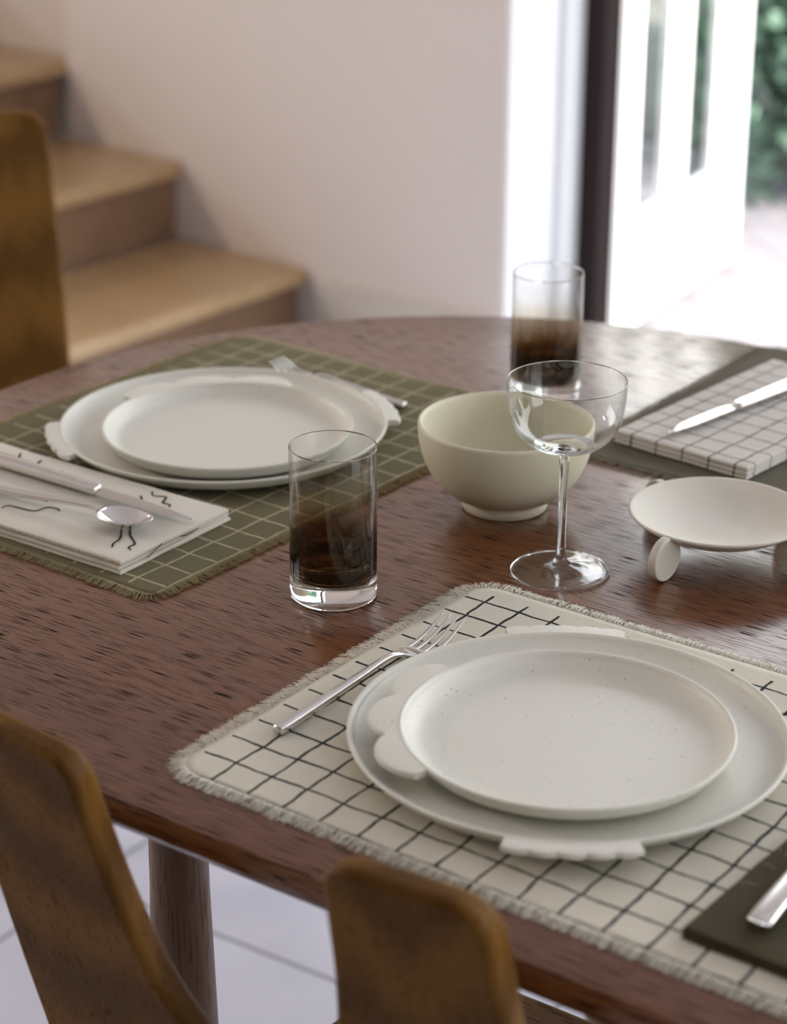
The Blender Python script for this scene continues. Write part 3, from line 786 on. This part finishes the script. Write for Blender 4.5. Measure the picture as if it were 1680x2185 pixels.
# ------------------------------------------------------------------ folded napkins
def ribbon(bm, pts, w, z, mi, taper=True):
    P = smooth_curve([tuple(p) for p in pts], 5)
    prev = None
    for i, p in enumerate(P):
        a = Vector(P[max(0, i-1)][:2]); b = Vector(P[min(len(P)-1, i+1)][:2]); d = (b-a)
        if d.length < 1e-9: continue
        d.normalize(); nn = Vector((-d.y, d.x)); ww = w*(0.55 + 0.45*math.sin(PI*i/(len(P)-1)))*(0.8+0.4*random.random())
        q = [bm.verts.new((p[0]+nn.x*ww, p[1]+nn.y*ww, z(p[0], p[1]))), bm.verts.new((p[0]-nn.x*ww, p[1]-nn.y*ww, z(p[0], p[1])))]
        if prev: bm.faces.new((prev[0], prev[1], q[1], q[0])).material_index = mi
        prev = q
def napkin(label, loc, rot, Wd, Ln, layers, m, thick=0.0028, ribs=(), ribm=None, fold='x1', fringe=None, seed=1, group=None, side_ribs=(), ribw=0.0010, rad=None):
    """folded cloth: local x = width, y = length; layers stacked, folded edge rounded"""
    root = thing('napkin', label, 'napkin', loc, rot, group)
    rnd = random.Random(seed)
    bm = bmesh.new()
    H = thick*layers
    def bulge(x, y): return 0.0006*noise.noise(Vector((x*14, y*14, seed)))
    for k in range(layers):
        z0, z1 = k*thick + 0.0001, (k+1)*thick - 0.00035
        dx0, dx1, dy0, dy1 = (rnd.uniform(-.0018, .0010) for _ in range(4))
        if k == layers-1: dx0 = dx1 = dy0 = dy1 = 0
        x0, x1, y0, y1 = dx0, Wd-dx1, dy0, Ln-dy1
        er = min(0.0026, (z1-z0)*0.75)
        def ticks(a, b):
            o_ = [a, a+er*.12, a+er*.4, a+er]; m_ = max(2, int((b-a-2*er)/0.005))
            o_ += [a+er+(b-a-2*er)*q/m_ for q in range(1, m_)]
            return o_ + [b-er, b-er*.4, b-er*.12, b]
        xs, ys = ticks(x0, x1), ticks(y0, y1)
        def drop(d):
            return 0.0 if d >= er else (z1-z0)*0.62*(1-math.sqrt(max(0, 1-(1-d/er)**2)))
        def wav(x, y): return 0.0007*noise.noise(Vector((x*22, y*22, seed+k*3)))
        tg = [[None]*len(ys) for _ in xs]; bg_ = [[None]*len(ys) for _ in xs]
        for a_, x in enumerate(xs):
            for b_, y in enumerate(ys):
                d = min(x-x0, x1-x, y-y0, y1-y)
                ex = 0.0009*noise.noise(Vector((x*30, y*30, seed+k*7)))*(1 if d < er else 0)
                zt_ = z1 - drop(d) + (bulge(x, y) - 0.0003 if d >= er*.4 else 0)
                tg[a_][b_] = bm.verts.new((x+ex*(abs(x-x0) < er or abs(x1-x) < er), y+ex*(abs(y-y0) < er or abs(y1-y) < er), zt_))
                if a_ in (0, len(xs)-1) or b_ in (0, len(ys)-1): bg_[a_][b_] = bm.verts.new((tg[a_][b_].co.x, tg[a_][b_].co.y, z0))
        for a_ in range(len(xs)-1):
            for b_ in range(len(ys)-1): bm.faces.new((tg[a_][b_], tg[a_+1][b_], tg[a_+1][b_+1], tg[a_][b_+1]))
        pr = [(a_, 0) for a_ in range(len(xs)-1)] + [(len(xs)-1, b_) for b_ in range(len(ys)-1)] + [(a_, len(ys)-1) for a_ in range(len(xs)-1, 0, -1)] + [(0, b_) for b_ in range(len(ys)-1, 0, -1)]
        for (a_, b_), (c_, d_) in zip(pr, pr[1:]+pr[:1]):
            bm.faces.new((tg[a_][b_], bg_[a_][b_], bg_[c_][d_], tg[c_][d_]))
        bm.faces.new([bg_[a_][b_] for a_, b_ in pr])
    if ribs:
        for s in ribs: ribbon(bm, s, ribw, lambda x, y: H - 0.00035 - 0.0003 + 0.0005 + bulge(x, y), 1)
    for s in side_ribs:                      # marks on the stack's long side, drawn as (x, z)
        prev = None
        P = smooth_curve(s, 4)
        for i, p in enumerate(P):
            q = [bm.verts.new((p[0], -0.0013, p[1]+0.0005)), bm.verts.new((p[0], -0.0013, p[1]-0.0005))]
            if prev: bm.faces.new((prev[0], prev[1], q[1], q[0])).material_index = 1
            prev = q
    o = obj('folded_cloth', bm, [m, ribm or m], root); smooth_angle(o, 50)
    if fringe:
        x0, y0, x1, y1, z, mf, ln = fringe
        bm = bmesh.new()
        d = Vector((x1-x0, y1-y0)); Lh = d.length; d.normalize(); nn = Vector((-d.y, d.x))
        for k in range(int(Lh/0.0003)):
            s = k*0.0003 + rnd.uniform(-.0003, .0003)
            p = Vector((x0, y0)) + d*s; l = ln*rnd.uniform(.5, 1.1); lean = rnd.gauss(0, .5)
            prev = None
            for q in range(4):
                t = q/3; c = Vector((p.x + nn.x*l*t + d.x*lean*l*t, p.y + nn.y*l*t + d.y*lean*l*t, z + 0.0006*math.sin(t*PI) - 0.0012*t*t))
                r2 = .00022
                ring = [bm.verts.new(c + Vector((d.x*r2*math.cos(w), d.y*r2*math.cos(w), r2*math.sin(w)))) for w in (PI/2, PI*7/6, PI*11/6)]
                if prev:
                    for w in range(3): bm.faces.new((prev[w], prev[(w+1) % 3], ring[(w+1) % 3], ring[w]))
                prev = ring
        obj('frayed_edge', bm, mf, root, kind='stuff', smooth=False)
    return root
M['nap_cream'] = cloth('cream_napkin_cotton', (0.74, 0.70, 0.60))
M['nap_thread'] = thread('napkin_thread', (0.80, 0.72, 0.56))
M['ink'] = simple('black_print', (0.012, 0.014, 0.016), 0.8, nscale=200, namt=0.2)
M['ink_pale'] = simple('pale_print', (0.20, 0.19, 0.12), 0.8, nscale=200, namt=0.2)
M['nap_olive'] = cloth('dark_olive_napkin_cotton', (0.074, 0.062, 0.034))
M['nap_grid'] = cloth('cream_napkin_grid', (0.62, 0.58, 0.52), (0.03, 0.032, 0.035), (0.018, 0.027, 0.012, 0.026), lw=0.0012)
ribs = [[(0.0481, 0.0417), (0.0327, 0.0296), (0.0226, 0.0272), (0.0158, 0.0226)],
 [(0.0558, 0.0383), (0.0428, 0.0276), (0.0324, 0.0137), (0.0245, 0.0129), (0.0203, 0.007)],
 [(0.0237, 0.149), (0.031, 0.149), (0.0326, 0.1366), (0.0351, 0.1234), (0.0464, 0.1202), (0.0489, 0.1117), (0.0458, 0.1061)],
 [(0.1123, 0.1653), (0.1031, 0.1536), (0.1052, 0.1428), (0.1037, 0.1343)],
 [(0.1227, 0.2231), (0.1077, 0.2128)], [(0.1212, 0.197), (0.1086, 0.1924)],
 [(0.1231, 0.0736), (0.1165, 0.0671), (0.1202, 0.0568), (0.1097, 0.0508), (0.1093, 0.0437), (0.1048, 0.0399)],
 [(0.1104, 0.0755), (0.1031, 0.0676)]]
napR = napkin('cream napkin with black squiggles on the olive placemat', (-0.2103, 1.588, ZM), math.atan2(.819, .574), 0.132, 0.30, 3, M['nap_cream'], 0.0038,
       ribs=ribs, ribm=M['ink'], fringe=(0.0012, 0.0, 0.0012, 0.30, 0.0096, M['nap_thread'], 0.0034), seed=4,
       side_ribs=[[(0.030, 0.0035), (0.036, 0.006), (0.048, 0.0095)], [(0.070, 0.008), (0.078, 0.0065), (0.092, 0.0075)]])
nap3 = napkin('cream grid napkin on the taupe placemat at right', (0.1965, 1.8800, ZM+0.0012), math.atan2(-.652, .758), 0.139, 0.262, 3, M['nap_grid'], 0.0040, seed=6)
nap4 = napkin('dark olive napkin on the black-grid placemat', (0.1668, 1.0921, ZM), math.atan2(-.607, .794), 0.130, 0.23, 3, M['nap_olive'], 0.0028, seed=9,
       ribs=[[(y, x) for x, y in s] for s in ([(0.0578, 0.0042), (0.0619, 0.0050), (0.0637, 0.0128)], [(0.085, 0.0032), (0.0875, 0.0048), (0.0856, 0.0117)], [(0.1084, 0.0024), (0.105, 0.0041)], [(0.1019, 0.0097), (0.1129, 0.0068)])], ribm=M['ink_pale'], ribw=0.0006)

ZN = ZM + 0.0116
table_knife('silver knife on the squiggle napkin, behind the spoon', (-0.3395, 1.7905, ZN+0.0002), math.atan2(1.6575-1.7905, -0.160+0.3395), flip=1)
table_spoon('silver spoon on the squiggle napkin', (-0.3435, 1.7305, ZN), math.atan2(-0.080, 0.132))
k3 = Vector((0.2390, 1.8545)); k3d = Vector((0.70, 0.714)).normalized(); k3s = k3 + k3d*0.221
table_knife('silver knife on the grid napkin at right', (k3s.x, k3s.y, ZM+0.0132), math.atan2(-k3d.y, -k3d.x), flip=1)
table_knife('silver knife handle on the dark olive napkin', (0.2075, 1.0850, ZM+0.0084), math.atan2(0.86, 0.52))
f2d = Vector((-0.118, 0.094)).normalized()
table_fork('silver fork half hidden behind the far plates', (0.0100, 1.9620, T+0.0024), math.atan2(f2d.y, f2d.x)).scale = (0.82, 0.95, 0.9)

# far chair
C2R = math.atan2(-.937, .35) - PI/2
c2.location = (0, 0, 0); c2.rotation_euler = (0, 0, C2R)
def place_c2():
    # put the right-hand top corner of the back panel (seen from the camera) at CH2
    loc = Vector((-0.209, -(0.85-0.45)*0.27, 0)); loc.rotate(Matrix.Rotation(C2R, 3, 'Z'))
    c2.location = (CH2[0]-loc.x, CH2[1]-loc.y, 0)
place_c2()

# ------------------------------------------------------------------ daylight
w = bpy.data.worlds.new('overcast_sky'); sc.world = w; w.use_nodes = True
nt = w.node_tree; bg = nt.nodes['Background']
tc = N(nt, 'ShaderNodeTexCoord'); s = N(nt, 'ShaderNodeSeparateXYZ'); L(nt, tc.outputs['Generated'], s.inputs[0])
L(nt, ramp(nt, s.outputs[2], [(0.0, (0.93, 0.95, 1.0)), (0.5, (0.88, 0.93, 1.0)), (1.0, (0.80, 0.89, 1.0))]), bg.inputs[0]); bg.inputs[1].default_value = 2.6
def sun(name, d, strength, col, ang):
    l = bpy.data.lights.new(name, 'SUN'); l.energy = strength; l.color = col; l.angle = R(ang)
    o = bpy.data.objects.new(name, l); link(o)
    o.rotation_euler = Vector(d).to_track_quat('Z', 'Y').to_euler(); return o
ed = Vector(W2(0.80, -0.005, 0.72)); sun('sun', ed, 10.0, (1.0, 0.96, 0.90), 2.0)
def portal(name, e, n_, z, sx, sz, face):
    l = bpy.data.lights.new(name, 'AREA'); l.shape = 'RECTANGLE'; l.size = sx; l.size_y = sz; l.cycles.is_portal = True
    o = bpy.data.objects.new(name, l); link(o); o.location = W2(e, n_, z)
    o.rotation_euler = Vector((-face[0], -face[1], 0)).to_track_quat('Z', 'Y').to_euler()
portal('opening_portal', (EO+3.2)/2, NW+0.28, 1.15, 3.2-EO, 2.3, (-0.626, -0.78))
portal('side_portal', 4.32, 2.05, 1.22, 2.3, 2.45, (-0.78, 0.626))
portal('left_portal', -6.32, 0.3, 1.4, 3.4, 1.8, (0.78, -0.626))
# added warm fill light under the ceiling, not a lamp of the room
for i, (e, n_) in enumerate(((-5.0, -0.6),)):
    l = bpy.data.lights.new('warm_fill', 'AREA'); l.shape = 'DISK'; l.size = 0.5; l.energy = 42; l.color = (1.0, 0.80, 0.58)
    o = bpy.data.objects.new('warm_fill', l); link(o); o.location = W2(e, n_, 2.58)

# ------------------------------------------------------------------ camera
t, r_ = 0.3969, 0.0067
F = Vector((0, math.cos(t), -math.sin(t))); U0 = Vector((0, math.sin(t), math.cos(t))); R0 = Vector((1, 0, 0))
Rv = math.cos(r_)*R0 + math.sin(r_)*U0; Uv = -math.sin(r_)*R0 + math.cos(r_)*U0
cam = bpy.data.cameras.new('camera'); co = bpy.data.objects.new('camera', cam); link(co)
co.matrix_world = Matrix(((Rv.x, Uv.x, -F.x, 0), (Rv.y, Uv.y, -F.y, 0), (Rv.z, Uv.z, -F.z, 0.7222+T), (0, 0, 0, 1)))
cam.sensor_fit = 'VERTICAL'; cam.sensor_height = 36; cam.lens = 4812.1/2185*36
cam.dof.use_dof = True; cam.dof.focus_distance = 1.66; cam.dof.aperture_fstop = 5.0
cam.clip_start = 0.05
sc.camera = co
sc.view_settings.view_transform = 'Standard'; sc.view_settings.look = 'None'; sc.view_settings.gamma = 1; sc.view_settings.use_curve_mapping = False
sc.view_settings.exposure = 1.0
sc.cycles.max_bounces = 12; sc.cycles.transmission_bounces = 12; sc.cycles.transparent_max_bounces = 12; sc.cycles.glossy_bounces = 6; sc.cycles.diffuse_bounces = 4
sc.cycles.use_denoising = True; sc.cycles.caustics_reflective = False; sc.cycles.caustics_refractive = True; sc.cycles.blur_glossy = 0.5
sc.cycles.sample_clamp_indirect = 12
